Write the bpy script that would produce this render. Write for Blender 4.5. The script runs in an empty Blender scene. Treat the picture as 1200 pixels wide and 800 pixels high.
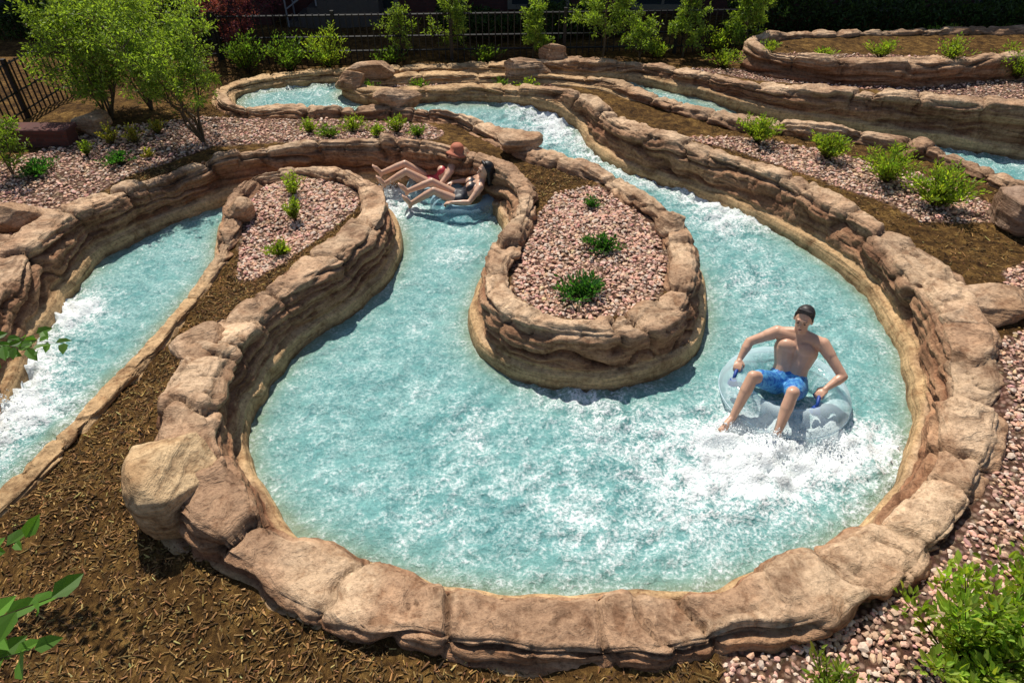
import bpy, math, random
import numpy as np
from mathutils import Vector, Matrix, kdtree
random.seed(7); rng=np.random.default_rng(7)
sc=bpy.context.scene
H=4.45; PT=math.radians(38.8); CP,SP=math.cos(PT),math.sin(PT)
# ---------- survey helper: plan position of a sighted point at a known height ----------
def P(u,v,z=0.0):
    dx=(u-600)/800; dy=(400-v)/800
    dz=-SP+dy*CP; t=(z-H)/dz
    return np.array([dx*t,(CP+dy*SP)*t,z])
# ---------- numpy noise ----------
def _h(i,j,k):
    n=(i*374761393+j*668265263+k*2147483647*3+k*1274126177).astype(np.int64)&0xffffffff
    n=((n^(n>>13))*1274126177)&0xffffffff
    n=((n^(n>>16))*2246822519)&0xffffffff
    return (n&0xffff)/32767.5-1
def vn(x,y,z):
    x=np.asarray(x,float);y=np.asarray(y,float)+0*x;z=np.asarray(z,float)+0*x
    xi=np.floor(x).astype(np.int64);yi=np.floor(y).astype(np.int64);zi=np.floor(z).astype(np.int64)
    a=x-xi;b=y-yi;c=z-zi
    a=a*a*a*(a*(a*6-15)+10);b=b*b*b*(b*(b*6-15)+10);c=c*c*c*(c*(c*6-15)+10)
    r=0
    for di,wa in((0,1-a),(1,a)):
        for dj,wb in((0,1-b),(1,b)):
            for dk,wc in((0,1-c),(1,c)):
                r=r+_h(xi+di,yi+dj,zi+dk)*wa*wb*wc
    return r
def fbm(x,y,z,o=4,g=.5):
    s=0;a=1;t=0
    for i in range(o):
        s=s+a*vn(x*2**i+17.3*i,np.asarray(y)*2**i+5.1*i,np.asarray(z)*2**i+9.7*i);t+=a;a*=g
    return s/t
def sm(a,b,x):
    t=np.clip((x-a)/(b-a),0,1);return t*t*(3-2*t)
def wlev(y): return .32*sm(10.3,12.0,np.asarray(y,float))   # the river steps down toward the pool
# ---------- mesh helper ----------
def mk(name,V,F,mat,col=None,attrs=None,smooth=True,parent=None):
    me=bpy.data.meshes.new(name)
    V=np.asarray(V,float)
    me.from_pydata(V.tolist(),[],F.tolist() if isinstance(F,np.ndarray) else F)
    if col is not None:
        col=np.asarray(col,float)
        ca=me.color_attributes.new("col",'FLOAT_COLOR','POINT')
        c4=np.ones((len(V),4));c4[:,:3]=col
        ca.data.foreach_set("color",c4.ravel())
    if attrs:
        for k,a in attrs.items():
            at=me.attributes.new(k,'FLOAT','POINT');at.data.foreach_set("value",np.asarray(a,float).ravel())
    if smooth: me.polygons.foreach_set("use_smooth",[True]*len(me.polygons))
    me.update()
    ob=bpy.data.objects.new(name,me);sc.collection.objects.link(ob)
    if mat: me.materials.append(mat)
    if parent: ob.parent=parent
    return ob
def empty(name,loc=(0,0,0)):
    e=bpy.data.objects.new(name,None);e.empty_display_size=.1;sc.collection.objects.link(e);return e
class MB:
    def __init__(s): s.V=[];s.F=[];s.C=[];s.n=0
    def add(s,V,F,c):
        V=np.asarray(V,float);s.V.append(V)
        F=[[i+s.n for i in f] for f in F] if not isinstance(F,np.ndarray) else (F+s.n).tolist()
        s.F+=F
        c=np.asarray(c,float)
        if c.ndim==1:c=np.tile(c,(len(V),1))
        s.C.append(c);s.n+=len(V)
    def box(s,lo,hi,c=(1,1,1)):
        x0,y0,z0=lo;x1,y1,z1=hi
        V=[(x0,y0,z0),(x1,y0,z0),(x1,y1,z0),(x0,y1,z0),(x0,y0,z1),(x1,y0,z1),(x1,y1,z1),(x0,y1,z1)]
        s.add(V,[[0,3,2,1],[4,5,6,7],[0,1,5,4],[1,2,6,5],[2,3,7,6],[3,0,4,7]],c)
    def tube(s,pts,rad,c,k=6):
        pts=np.asarray(pts,float);n=len(pts);rad=np.broadcast_to(rad,(n,))
        T=np.gradient(pts,axis=0);T/=np.linalg.norm(T,axis=1)[:,None]+1e-9
        ref=np.array([.31,.17,.93]) if abs(T[0,2])<.9 else np.array([1,.1,0.])
        A=np.cross(T,ref);A/=np.linalg.norm(A,axis=1)[:,None]+1e-9;B=np.cross(T,A)
        a=np.arange(k)*2*math.pi/k
        V=(pts[:,None]+rad[:,None,None]*(A[:,None]*np.cos(a)[None,:,None]+B[:,None]*np.sin(a)[None,:,None])).reshape(-1,3)
        F=[[i*k+j,i*k+(j+1)%k,(i+1)*k+(j+1)%k,(i+1)*k+j] for i in range(n-1) for j in range(k)]
        F+= [list(range(k))[::-1],[ (n-1)*k+j for j in range(k)]]
        s.add(V,F,c)
    def leaves(s,pos,d,up,size,col,asp=.42):
        pos=np.asarray(pos);n=len(pos)
        d=d/np.linalg.norm(d,axis=1)[:,None];sd=np.cross(d,up);sd/=np.linalg.norm(sd,axis=1)[:,None]+1e-9
        nn=np.cross(sd,d);L=np.asarray(size)[:,None]
        w=L*asp
        b=pos;t=pos+d*L-nn*L*.12
        l1=pos+d*L*.3+sd*w*.5+nn*L*.10;l2=pos+d*L*.68+sd*w*.42+nn*L*.05
        r1=pos+d*L*.3-sd*w*.5+nn*L*.10;r2=pos+d*L*.68-sd*w*.42+nn*L*.05
        V=np.stack([b,l1,l2,t,r2,r1],1).reshape(-1,3)
        base=np.arange(n)[:,None]*6
        F=np.concatenate([base+np.array([[0,3,2,1]]),base+np.array([[0,5,4,3]])])
        s.add(V,F,np.repeat(col,6,axis=0))
    def obj(s,name,mat,smooth=False,parent=None):
        return mk(name,np.concatenate(s.V),s.F,mat,np.concatenate(s.C),smooth=smooth,parent=parent)
# ---------- materials ----------
def newmat(name):
    m=bpy.data.materials.new(name);m.use_nodes=True;nt=m.node_tree
    return m,nt,nt.nodes["Principled BSDF"],nt.nodes["Material Output"]
def L(nt,a,b): nt.links.new(a,b)
def noise(nt,vec,scale,detail=4,rough=.55,dist=0):
    n=nt.nodes.new("ShaderNodeTexNoise");n.inputs["Scale"].default_value=scale;n.inputs["Detail"].default_value=detail
    n.inputs["Roughness"].default_value=rough;n.inputs["Distortion"].default_value=dist
    if vec is not None:L(nt,vec,n.inputs["Vector"])
    return n
def ramp(nt,fac,stops):
    r=nt.nodes.new("ShaderNodeValToRGB");e=r.color_ramp.elements
    while len(e)>1:e.remove(e[-1])
    e[0].position=stops[0][0];e[0].color=(*stops[0][1],1)
    for p,c in stops[1:]:
        x=e.new(p);x.color=(*c,1)
    L(nt,fac,r.inputs[0]);return r
def mixc(nt,a,b,f,mode='MIX'):
    m=nt.nodes.new("ShaderNodeMix");m.data_type='RGBA';m.blend_type=mode
    for inp,v in((m.inputs[0],f),(m.inputs[6],a),(m.inputs[7],b)):
        if hasattr(v,'is_output'):L(nt,v,inp)
        elif isinstance(v,(int,float)):inp.default_value=v
        else:inp.default_value=(*v,1)
    return m.outputs[2]
def mth(nt,op,a,b=0.,clamp=False):
    m=nt.nodes.new("ShaderNodeMath");m.operation=op;m.use_clamp=clamp
    for inp,v in((m.inputs[0],a),(m.inputs[1],b)):
        if hasattr(v,'is_output'):L(nt,v,inp)
        else:inp.default_value=v
    return m.outputs[0]
def bump(nt,h,b,strength=.5,dist=.02,prev=None):
    n=nt.nodes.new("ShaderNodeBump");n.inputs["Strength"].default_value=strength;n.inputs["Distance"].default_value=dist
    L(nt,h,n.inputs["Height"])
    if prev is not None:L(nt,prev,n.inputs["Normal"])
    if b is not None:L(nt,n.outputs[0],b.inputs["Normal"])
    return n.outputs[0]
def attr(nt,name):
    a=nt.nodes.new("ShaderNodeAttribute");a.attribute_name=name;return a
def colmat(name,rough=.8,nscale=20,namt=.35,bs=.4,bd=.01,spec=.3):
    m,nt,b,o=newmat(name);tc=nt.nodes.new("ShaderNodeTexCoord")
    n=noise(nt,tc.outputs["Object"],nscale,3,.65)
    r=ramp(nt,n.outputs[0],[(.25,(1-namt,)*3),(.75,(1+namt,)*3)])
    L(nt,mixc(nt,attr(nt,"col").outputs["Color"],r.outputs[0],1.,'MULTIPLY'),b.inputs["Base Color"])
    b.inputs["Roughness"].default_value=rough;b.inputs["Specular IOR Level"].default_value=spec
    bump(nt,n.outputs[0],b,bs,bd);return m
def rockmat():
    m,nt,b,o=newmat("carved_rock");tc=nt.nodes.new("ShaderNodeTexCoord")
    mp=nt.nodes.new("ShaderNodeMapping");mp.inputs["Scale"].default_value=(1.1,1.1,15);L(nt,tc.outputs["Object"],mp.inputs[0])
    st=noise(nt,mp.outputs[0],1.7,5,.62,.5)
    n2=noise(nt,tc.outputs["Object"],26,5,.74)
    n3=noise(nt,tc.outputs["Object"],5,5,.68,.4)
    c=attr(nt,"col").outputs["Color"]
    c=mixc(nt,c,ramp(nt,st.outputs[0],[(.34,(.42,.35,.30)),(.47,(.93,.92,.9)),(.70,(1.3,1.28,1.24))]).outputs[0],.7,'MULTIPLY')
    c=mixc(nt,c,ramp(nt,n2.outputs[0],[(.33,(.52,.46,.42)),(.5,(1.0,1.0,1.0)),(.70,(1.35,1.35,1.35))]).outputs[0],.8,'MULTIPLY')
    c=mixc(nt,c,ramp(nt,n3.outputs[0],[(.36,(.60,.50,.43)),(.47,(.97,.95,.93)),(.66,(1.2,1.2,1.2))]).outputs[0],.85,'MULTIPLY')
    L(nt,c,b.inputs["Base Color"]);b.inputs["Roughness"].default_value=.82;b.inputs["Specular IOR Level"].default_value=.25
    p=bump(nt,st.outputs[0],None,.9,.045);p=bump(nt,n3.outputs[0],None,.6,.05,p);bump(nt,n2.outputs[0],b,.8,.018,p)
    return m
ROCK=rockmat()
def leafmat():
    m,nt,b,o=newmat("foliage");c=attr(nt,"col").outputs["Color"]
    L(nt,c,b.inputs["Base Color"]);b.inputs["Roughness"].default_value=.5;b.inputs["Specular IOR Level"].default_value=.3
    t=nt.nodes.new("ShaderNodeBsdfTranslucent");L(nt,mixc(nt,c,(1.7,1.7,.55),1.,'MULTIPLY'),t.inputs[0])
    mx=nt.nodes.new("ShaderNodeMixShader");mx.inputs[0].default_value=.45
    L(nt,b.outputs[0],mx.inputs[1]);L(nt,t.outputs[0],mx.inputs[2]);L(nt,mx.outputs[0],o.inputs[0]);return m
LEAF=leafmat()
STONE=colmat("gravel_stone",.85,60,.25,.3,.004)
MULCH=colmat("bark_mulch",.9,50,.3,.3,.004)
PAINTM=colmat("black_metal",.45,30,.1,.1,.002)
# ---------- channel banks ---------- (u,v,top height,width,ground height)
W1c=[(1640,400,.6,.32),(1400,290,.6,.32),(1260,236,.6,.32),(1190,212,.6,.32),(1120,183,.6,.32),(1050,162,.6,.3),(950,149,.6,.3),(850,134,.58,.3),(770,113,.56,.28),
(710,94,.55,.26),(640,88,.5,.22),(560,87,.5,.22),(480,87,.5,.22),(428,91,.5,.26),(412,98,.5,.26),(440,105,.5,.22),(520,102,.5,.22),(600,100,.55,.24),
(650,103,.6,.28),(690,113,.6,.3),(716,130,.6,.32),(748,148,.6,.32),(795,163,.6,.32),(850,179,.6,.34),(910,200,.6,.36),(970,228,.6,.37),(1027,262,.6,.38),(1078,300,.6,.40),
(1117,345,.6,.44),(1139,395,.58,.46),(1146,450,.52,.42),(1137,510,.48,.42),(1111,570,.45,.42),(1067,620,.4,.42),(1007,661,.4,.42),(936,693,.38,.42),(850,715,.36,.43),
(750,725,.35,.44),(640,727,.35,.44),(530,716,.35,.44),(430,692,.35,.44,.2),(345,658,.35,.44,.17),(283,616,.42,.46,.15),(238,568,.5,.48,.15),(214,510,.56,.50,.2),(220,452,.6,.50,.25),
(248,402,.6,.47,.28),(288,360,.6,.43,.33),(338,325,.6,.41,.4),(390,292,.6,.4,.45),(425,262,.6,.36,.48),(438,232,.6,.31,.48),(425,211,.56,.28,.42),(390,198,.52,.25,.4),(345,197,.5,.22,.4),
(300,206,.5,.22,.38),(275,228,.48,.28,.36),(268,262,.42,.28,.3),(258,297,.3,.20,.22),(232,337,.2,.17,.14),(193,387,.17,.17,.1),(143,440,.16,.17,.1),(90,495,.16,.17,.1),(35,550,.16,.19,.1),
(-30,612,.16,.2,.1),(-100,680,.16,.2,.1),(-230,800,.16,.2,.1)]
W2c=[(1640,205,.7,.32),(1400,160,.7,.32),(1270,136,.7,.32),(1180,122,.7,.32),(1080,112,.7,.32),(970,104,.7,.32),(890,96,.7,.32),(820,84,.68,.32),(740,75,.6,.28),(660,72,.6,.28),(560,75,.5,.26),(460,79,.5,.26),
(370,84,.5,.26),(305,91,.5,.26),(262,104,.5,.26),(275,124,.5,.24),(340,127,.5,.24),(420,126,.5,.24),(500,129,.5,.26),(558,141,.52,.28),(603,162,.6,.34),(652,180,.6,.3),
(707,201,.6,.3),(755,229,.6,.3),(789,262,.58,.31),(803,302,.56,.33),(793,343,.55,.34),(757,371,.54,.34),(700,383,.54,.34),(640,377,.54,.34),(594,354,.55,.33),(582,322,.55,.31),
(594,285,.55,.29),(613,250,.55,.28),(616,222,.56,.28),(598,199,.58,.32),(552,179,.6,.28),(480,167,.6,.26),(400,165,.6,.26),(320,171,.6,.26),(250,183,.6,.28),(190,201,.6,.3),(130,222,.6,.32),
(75,248,.6,.36),(26,288,.6,.42),(-20,340,.6,.45),(-70,410,.6,.45),(-140,510,.6,.45),(-300,700,.6,.45)]
W4c=[(1330,50,.95,.28),(1200,60,.95,.28),(1100,69,.95,.28),(1000,69,.95,.28),(920,62,.95,.28),(880,50,.95,.28),(905,40,.95,.28),(1000,35,.95,.28),(1100,33,.95,.28),(1200,31,.95,.28),(1330,30,.95,.28)]
def ctl(cs):
    o=[]
    for c in cs:
        p=P(c[0],c[1],c[2]);o.append((p[0],p[1],c[2],c[3],c[4] if len(c)>4 else c[2]-.13))
    return np.array(o)
def spline(C,ds):
    C=np.vstack([2*C[0]-C[1],C,2*C[-1]-C[-2]]);out=[]
    for i in range(1,len(C)-2):
        p0,p1,p2,p3=C[i-1:i+3]
        t0=0;t1=np.linalg.norm((p1-p0)[:2])**.5;t2=t1+np.linalg.norm((p2-p1)[:2])**.5;t3=t2+np.linalg.norm((p3-p2)[:2])**.5
        t=np.linspace(t1,t2,40,endpoint=False)[:,None]
        A1=(t1-t)/(t1-t0)*p0+(t-t0)/(t1-t0)*p1;A2=(t2-t)/(t2-t1)*p1+(t-t1)/(t2-t1)*p2;A3=(t3-t)/(t3-t2)*p2+(t-t2)/(t3-t2)*p3
        B1=(t2-t)/(t2-t0)*A1+(t-t0)/(t2-t0)*A2;B2=(t3-t)/(t3-t1)*A2+(t-t1)/(t3-t1)*A3
        out.append((t2-t)/(t2-t1)*B1+(t-t1)/(t2-t1)*B2)
    out.append(C[-2][None]);o=np.vstack(out)
    s=np.r_[0,np.cumsum(np.linalg.norm(np.diff(o[:,:2],axis=0),axis=1))]
    q=np.arange(0,s[-1],ds)
    return np.stack([np.interp(q,s,o[:,k]) for k in range(o.shape[1])],1),q
C1,C2,C4=ctl(W1c),ctl(W2c),ctl(W4c)
def wall(name,C,seed,ds=.024):
    S,q=spline(C,ds);n=len(S);r=np.random.default_rng(seed)
    T=np.gradient(S[:,:2],axis=0);T/=np.linalg.norm(T,axis=1)[:,None]
    k=10;Tp=np.pad(T,((k,k),(0,0)),'edge');T=np.stack([np.convolve(Tp[:,i],np.ones(2*k+1)/(2*k+1),'valid') for i in(0,1)],1);T/=np.linalg.norm(T,axis=1)[:,None]
    Nn=np.stack([-T[:,1],T[:,0]],1)
    cuts=[0]
    while cuts[-1]<q[-1]+2: cuts.append(cuts[-1]+(r.uniform(.2,.45) if r.random()<.35 else r.uniform(.45,1.15)))
    cuts=np.array(cuts);nc=len(cuts);bh=r.normal(0,.024,nc);bw=r.normal(0,.032,nc);btone=r.uniform(.84,1.12,nc);bt=r.uniform(-.5,.5,(nc,2));cs_=r.uniform(.3,1.,nc)
    zb=wlev(S[:,1]);zt=S[:,2]+.03*vn(q*.9,seed,4);hh=zt-zb;hs=np.minimum(1,hh/.5)
    w=S[:,3]*(1+.16*vn(q*1.6,seed,0)+.10*vn(q*4,seed,1));fl=.15*hs;ah=np.minimum(.14,.45*hh)*(1+.15*vn(q*1.2,seed,7))
    def side(sg):
        o=[w/2+fl*1.25,w/2+fl,w/2+fl*.95,w/2+fl*.8,w/2+fl*.40,w/2+fl*.25,w/2+.02*hs,w/2-.03*hs,w/2-.09*hs]
        z=[zb-.45,zb,zb+ah*.6,zb+ah,zb+ah*1.2,zb+hh*.55,zt-.1*hs,zt-.025*hs,zt]
        return [np.stack([sg*a,b+0*zt],1) for a,b in zip(o,z)]
    K=side(1)+side(-1)[::-1];sub=[2,3,3,3,12,11,5,4,9,4,5,11,12,3,3,3,2]
    pr=[]
    for i in range(len(K)-1):
        for j in range(sub[i]):
            t=j/sub[i];pr.append(K[i]*(1-t)+K[i+1]*t)
    pr.append(K[-1]);PR=np.stack(pr,1)
    m=PR.shape[1]
    dT=np.gradient(PR,axis=1);nl=np.stack([dT[:,:,1],-dT[:,:,0]],2);nl/=np.linalg.norm(nl,axis=2)[:,:,None]+1e-9
    if nl[n//2,m//2,1]<0:nl=-nl
    O=PR[:,:,0];Z=PR[:,:,1]
    X=S[:,0:1]+Nn[:,0:1]*O;Y=S[:,1:2]+Nn[:,1:2]*O
    NX=Nn[:,0:1]*nl[:,:,0];NY=Nn[:,1:2]*nl[:,:,0];NZ=nl[:,:,1]
    sideness=np.abs(nl[:,:,0]);rel=(Z-zb[:,None])/hh[:,None]
    qq=q[:,None]+.13*vn(X*2.5,Y*2.5,Z*3)+.06*vn(X*7,Y*7,Z*7)
    bi=np.clip(np.searchsorted(cuts,qq)-1,0,nc-2)
    dl=qq-cuts[bi];dr=cuts[bi+1]-qq;d=np.minimum(dl,dr);st_=np.where(dl<dr,cs_[bi],cs_[bi+1])
    bc=dl/(cuts[bi+1]-cuts[bi])-.5
    up=sm(.5,.8,rel)*hs[:,None]
    crack=np.exp(-(d/.017)**2)*st_;rnd=np.clip(1-d/.12,0,1)**2*st_
    rz=Z-zb[:,None]
    rockm=sm(0,.05,rz-ah[:,None]*1.08+.03*vn(X*3,Y*3,Z))
    z2=Z*15+2.2*vn(X*.8,Y*.8,Z*2)+.6*vn(X*4,Y*4,0)
    st=fbm(X*.9,Y*.9,z2,3,.6);led=np.abs(vn(X*.6+3,Y*.6,z2*.5));led2=np.abs(vn(X*.8+9,Y*.8,z2*1.1))
    sdm=sm(.15,.8,sideness)
    l1=np.exp(-(led/.09)**2);l2=np.exp(-(led2/.08)**2)
    D=sdm*(.05*st-.07*l1-.03*l2)*rockm
    D+=(.065*fbm(X*1.7,Y*1.7,Z*2.2,3)+.04*(np.abs(fbm(X*4.5,Y*4.5,Z*4.5,3))-.2)+.016*fbm(X*12,Y*12,Z*12,3))*(.10+.90*rockm)*(.3+.7*hs[:,None])
    D+=up*(-.055*crack-.045*rnd)+(1-up)*rockm*(-.02*crack)
    D+=up*sideness*bw[bi]
    fis=np.abs(fbm(X*1.9+40,Y*1.9,.3,3));fz=np.exp(-(fis/.016)**2)
    D-=up*.028*fz
    hz=up*(1-sideness*.4)*(bh[bi]+bt[bi,0]*.07*bc+bt[bi,1]*.12*O)
    X=X+NX*D;Y=Y+NY*D;Z2=Z+NZ*D+hz
    V=np.stack([X,Y,Z2],2).reshape(-1,3)
    idx=np.arange(n*m).reshape(n,m)
    F=np.stack([idx[:-1,:-1],idx[1:,:-1],idx[1:,1:],idx[:-1,1:]],2).reshape(-1,4)
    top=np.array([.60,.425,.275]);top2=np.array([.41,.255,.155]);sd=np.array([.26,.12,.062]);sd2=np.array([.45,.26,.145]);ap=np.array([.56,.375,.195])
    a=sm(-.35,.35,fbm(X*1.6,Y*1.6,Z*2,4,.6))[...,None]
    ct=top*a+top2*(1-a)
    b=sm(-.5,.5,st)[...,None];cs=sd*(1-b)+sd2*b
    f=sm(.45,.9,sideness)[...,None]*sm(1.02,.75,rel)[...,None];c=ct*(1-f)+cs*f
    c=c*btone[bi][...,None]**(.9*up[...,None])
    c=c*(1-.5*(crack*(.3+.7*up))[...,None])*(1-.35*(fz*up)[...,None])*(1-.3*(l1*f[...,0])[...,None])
    rk=rockm[...,None]*sm(.12,.35,hh)[:,None,None]
    wet=sm(.06,-.0,rz+.03*vn(X*4,Y*4,1))[...,None]
    apc=ap*(1+.3*fbm(X*2.2,Y*2.2,Z*8,4)[...,None])*(1-.45*wet)
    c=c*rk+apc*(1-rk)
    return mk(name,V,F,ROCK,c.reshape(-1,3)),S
w1,S1=wall("rock_wall",C1,1);w2,S2=wall("rock_wall",C2,2);w4,S4=wall("planter_wall",C4,5,.05)
# ---------- polygons / fields ----------
poly=np.vstack([S1[::4,:2],S2[::-4,:2]])
def inpoly(pts,pg):
    x,y=pts[:,0],pts[:,1];ins=np.zeros(len(pts),bool);n=len(pg)
    x0,y0=pg.min(0);x1,y1=pg.max(0);cand=np.where((x>=x0)&(x<=x1)&(y>=y0)&(y<=y1))[0]
    x=x[cand];y=y[cand];r=np.zeros(len(cand),bool)
    for i in range(n):
        a=pg[i];b=pg[(i+1)%n]
        if a[1]==b[1]:continue
        c=((a[1]>y)!=(b[1]>y))
        if not c.any():continue
        r^=c&(x<(b[0]-a[0])*(y-a[1])/(b[1]-a[1])+a[0])
    ins[cand]=r;return ins
kk=np.vstack([S1[::3],S2[::3]]);kd=kdtree.KDTree(len(kk))
for i,s in enumerate(kk):kd.insert((s[0],s[1],0),i)
kd.balance()
def wdist(pts):
    return np.array([ (lambda r:r[2]-kk[r[1],3]/2)(kd.find((p[0],p[1],0))) for p in pts])
ctrl=[tuple(c[[0,1,4]]) for c in np.vstack([C1,C2])]
for u,v,z in [(1200,780,.28),(900,800,.2),(600,800,.15),(300,800,.1),(150,640,.1),(100,700,.1),(100,560,.12),(0,700,.08),(1195,600,.36),(1200,450,.48),(1195,350,.5),(100,180,.5),(0,150,.5),(0,60,.5)]:
    p=P(u,v,z);ctrl.append((p[0],p[1],z))
for x in range(-14,19,4):
    for y in(14,16,19): ctrl.append((x,y,.52))
for x,y in[(-40,0),(40,0),(0,-30),(-40,40),(40,40),(0,60),(-9,3),(8,2),(9,6),(0,0),(-4,0),(4,0)]:ctrl.append((x,y,.3))
ctrl=np.array(ctrl)
pl4=S4[::6,:2]
def gz(x,y):
    x=np.asarray(x,float);y=np.asarray(y,float)
    nu=0;de=0
    for a,b,z in ctrl:
        w=1/((x-a)**2+(y-b)**2+.02)**2;nu=nu+w*z;de=de+w
    z=nu/de+.03*fbm(x*1.3,y*1.3,0,3)
    pts=np.stack([x.ravel(),y.ravel()],1)
    i4=inpoly(pts,pl4).reshape(x.shape)
    return np.where(i4,.85,z)
def axis(a,b,d,ext):
    c=list(np.arange(a,b,d));s=d;x=c[-1]
    while x<ext: s*=1.25;x+=s;c.append(x)
    s=d;x=c[0];l=[]
    while x>-ext: s*=1.25;x-=s;l.append(x)
    return np.array(l[::-1]+c)
gx=axis(-9,11,.055,400);gy=axis(1,17,.055,400)
GX,GY=np.meshgrid(gx,gy);zz=gz(GX,GY);pts=np.stack([GX.ravel(),GY.ravel()],1)
inch=inpoly(pts,poly).reshape(GX.shape)
zz=zz+.022*fbm(GX*6,GY*6,0,4,.6)
zz=np.where(inch,-.45,zz)
gp=[]
def G(l,z): gp.append(np.array([P(a,b,z)[:2] for a,b in l]))
G([(618,268),(650,228),(700,222),(745,238),(790,275),(800,320),(760,362),(700,375),(640,372),(600,345),(600,300)],.42)
G([(270,215),(340,196),(425,200),(432,225),(415,255),(370,285),(330,305),(295,315),(272,308),(278,265)],.42)
G([(790,160),(870,158),(960,175),(1040,195),(1110,212),(1170,245),(1160,262),(1080,262),(1040,240),(960,212),(860,175)],.47)
G([(1175,318),(1215,305),(1215,345),(1180,350)],.48)
G([(1135,420),(1210,395),(1300,420),(1400,900),(850,900),(850,752),(940,715),(1010,680),(1080,630),(1130,560),(1140,490)],.33)
G([(-60,205),(40,180),(130,150),(230,130),(500,136),(520,150),(510,163),(400,163),(250,170),(150,208),(70,246),(20,290),(-60,300)],.47)
G([(800,80),(1250,90),(1250,128),(1080,112),(900,97),(820,84)],.55)
G([(440,94),(650,92),(690,102),(640,99),(520,99),(440,102)],.4)
gm=np.zeros(GX.size)
for g in gp: gm[inpoly(pts,g)]=1
idx=np.arange(GX.size).reshape(GX.shape)
F=np.stack([idx[:-1,:-1],idx[:-1,1:],idx[1:,1:],idx[1:,:-1]],2).reshape(-1,4)
def groundmat():
    m,nt,b,o=newmat("soil_and_gravel");tc=nt.nodes.new("ShaderNodeTexCoord");v=tc.outputs["Object"]
    n=noise(nt,v,9,7,.74,.4);n2=noise(nt,v,1.6,4,.6)
    mp=nt.nodes.new("ShaderNodeMapping");mp.inputs["Scale"].default_value=(40,9,20);mp.inputs["Rotation"].default_value=(0,0,.6);L(nt,v,mp.inputs[0])
    n3=noise(nt,mp.outputs[0],1.5,5,.7,1.2)
    c=ramp(nt,n.outputs[0],[(.34,(.028,.014,.005)),(.5,(.15,.082,.026)),(.66,(.32,.195,.065))]).outputs[0]
    c=mixc(nt,c,ramp(nt,n3.outputs[0],[(.35,(.45,.4,.35)),(.65,(1.4,1.35,1.2))]).outputs[0],.8,'MULTIPLY')
    c=mixc(nt,c,ramp(nt,n2.outputs[0],[(.35,(.6,.55,.5)),(.65,(1.2,1.2,1.15))]).outputs[0],.9,'MULTIPLY')
    vo=nt.nodes.new("ShaderNodeTexVoronoi");vo.inputs["Scale"].default_value=24;L(nt,v,vo.inputs["Vector"])
    g=mixc(nt,(.54,.35,.25),vo.outputs["Color"],.18,'MULTIPLY')
    g=mixc(nt,g,ramp(nt,vo.outputs["Distance"],[(.2,(1,1,1)),(.6,(.25,.2,.18))]).outputs[0],1.,'MULTIPLY')
    ga=attr(nt,"gravel").outputs["Fac"]
    L(nt,mixc(nt,c,g,ga),b.inputs["Base Color"]);b.inputs["Roughness"].default_value=.95;b.inputs["Specular IOR Level"].default_value=.15
    p=bump(nt,n.outputs[0],None,1.,.06);bump(nt,n3.outputs[0],b,.8,.025,p);return m
mk("ground",np.stack([GX.ravel(),GY.ravel(),zz.ravel()],1),F,groundmat(),attrs={"gravel":gm})
# ---------- gravel stones ----------
t=(1+5**.5)/2
IV=np.array([(-1,t,0),(1,t,0),(-1,-t,0),(1,-t,0),(0,-1,t),(0,1,t),(0,-1,-t),(0,1,-t),(t,0,-1),(t,0,1),(-t,0,-1),(-t,0,1)])/1.9
IF=np.array([(0,11,5),(0,5,1),(0,1,7),(0,7,10),(0,10,11),(1,5,9),(5,11,4),(11,10,2),(10,7,6),(7,1,8),(3,9,4),(3,4,2),(3,2,6),(3,6,8),(3,8,9),(4,9,5),(2,4,11),(6,2,10),(8,6,7),(9,8,1)])
def rotm(n,r,tilt):
    a=r.uniform(0,2*math.pi,n);b=r.normal(0,tilt,n);c=r.normal(0,tilt,n)
    ca,sa,cb,sb,cc,sn=np.cos(a),np.sin(a),np.cos(b),np.sin(b),np.cos(c),np.sin(c);o=np.zeros(n);e=np.ones(n)
    Rz=np.stack([ca,-sa,o,sa,ca,o,o,o,e],1).reshape(n,3,3);Rx=np.stack([e,o,o,o,cb,-sb,o,sb,cb],1).reshape(n,3,3);Ry=np.stack([cc,o,sn,o,e,o,-sn,o,cc],1).reshape(n,3,3)
    return Rx@Ry@Rz
pp=[]
for g,den in zip(gp,(1050,1050,650,700,760,400,160,160)):
    lo,hi=g.min(0),g.max(0);lo=np.maximum(lo,[-9,1.4]);hi=np.minimum(hi,[9,16])
    n=int(np.prod(hi-lo)*den);q=rng.uniform(lo,hi,(n,2));pp.append(q[inpoly(q,g)])
pp=np.vstack(pp);pp=pp[~inpoly(pp,poly)];pp=pp[wdist(pp)>.03]
n=len(pp);sz=rng.uniform(.011,.026,n)*np.where(rng.random(n)<.10,1.4,1)
A=IV[None]*(1+rng.uniform(-.28,.28,(n,12,1)))*sz[:,None,None]*np.stack([rng.uniform(.9,1.4,n),rng.uniform(.6,1,n),rng.uniform(.4,.7,n)],1)[:,None,:]
A=np.einsum('nij,nkj->nki',rotm(n,rng,.3),A)
A+=np.stack([pp[:,0],pp[:,1],gz(pp[:,0],pp[:,1])+sz*rng.uniform(.1,.7,n)],1)[:,None]
cc=np.array([.70,.43,.305])*rng.uniform(.65,1.18,(n,1))*(1+rng.normal(0,.06,(n,3)))
wh=rng.random(n)<.22;cc[wh]=np.array([.72,.56,.44])*rng.uniform(.8,1.08,(wh.sum(),1))
mk("gravel",A.reshape(-1,3),(np.arange(n)[:,None,None]*12+IF[None]).reshape(-1,3),STONE,np.repeat(np.clip(cc,0,.8),12,axis=0),smooth=False)
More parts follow.
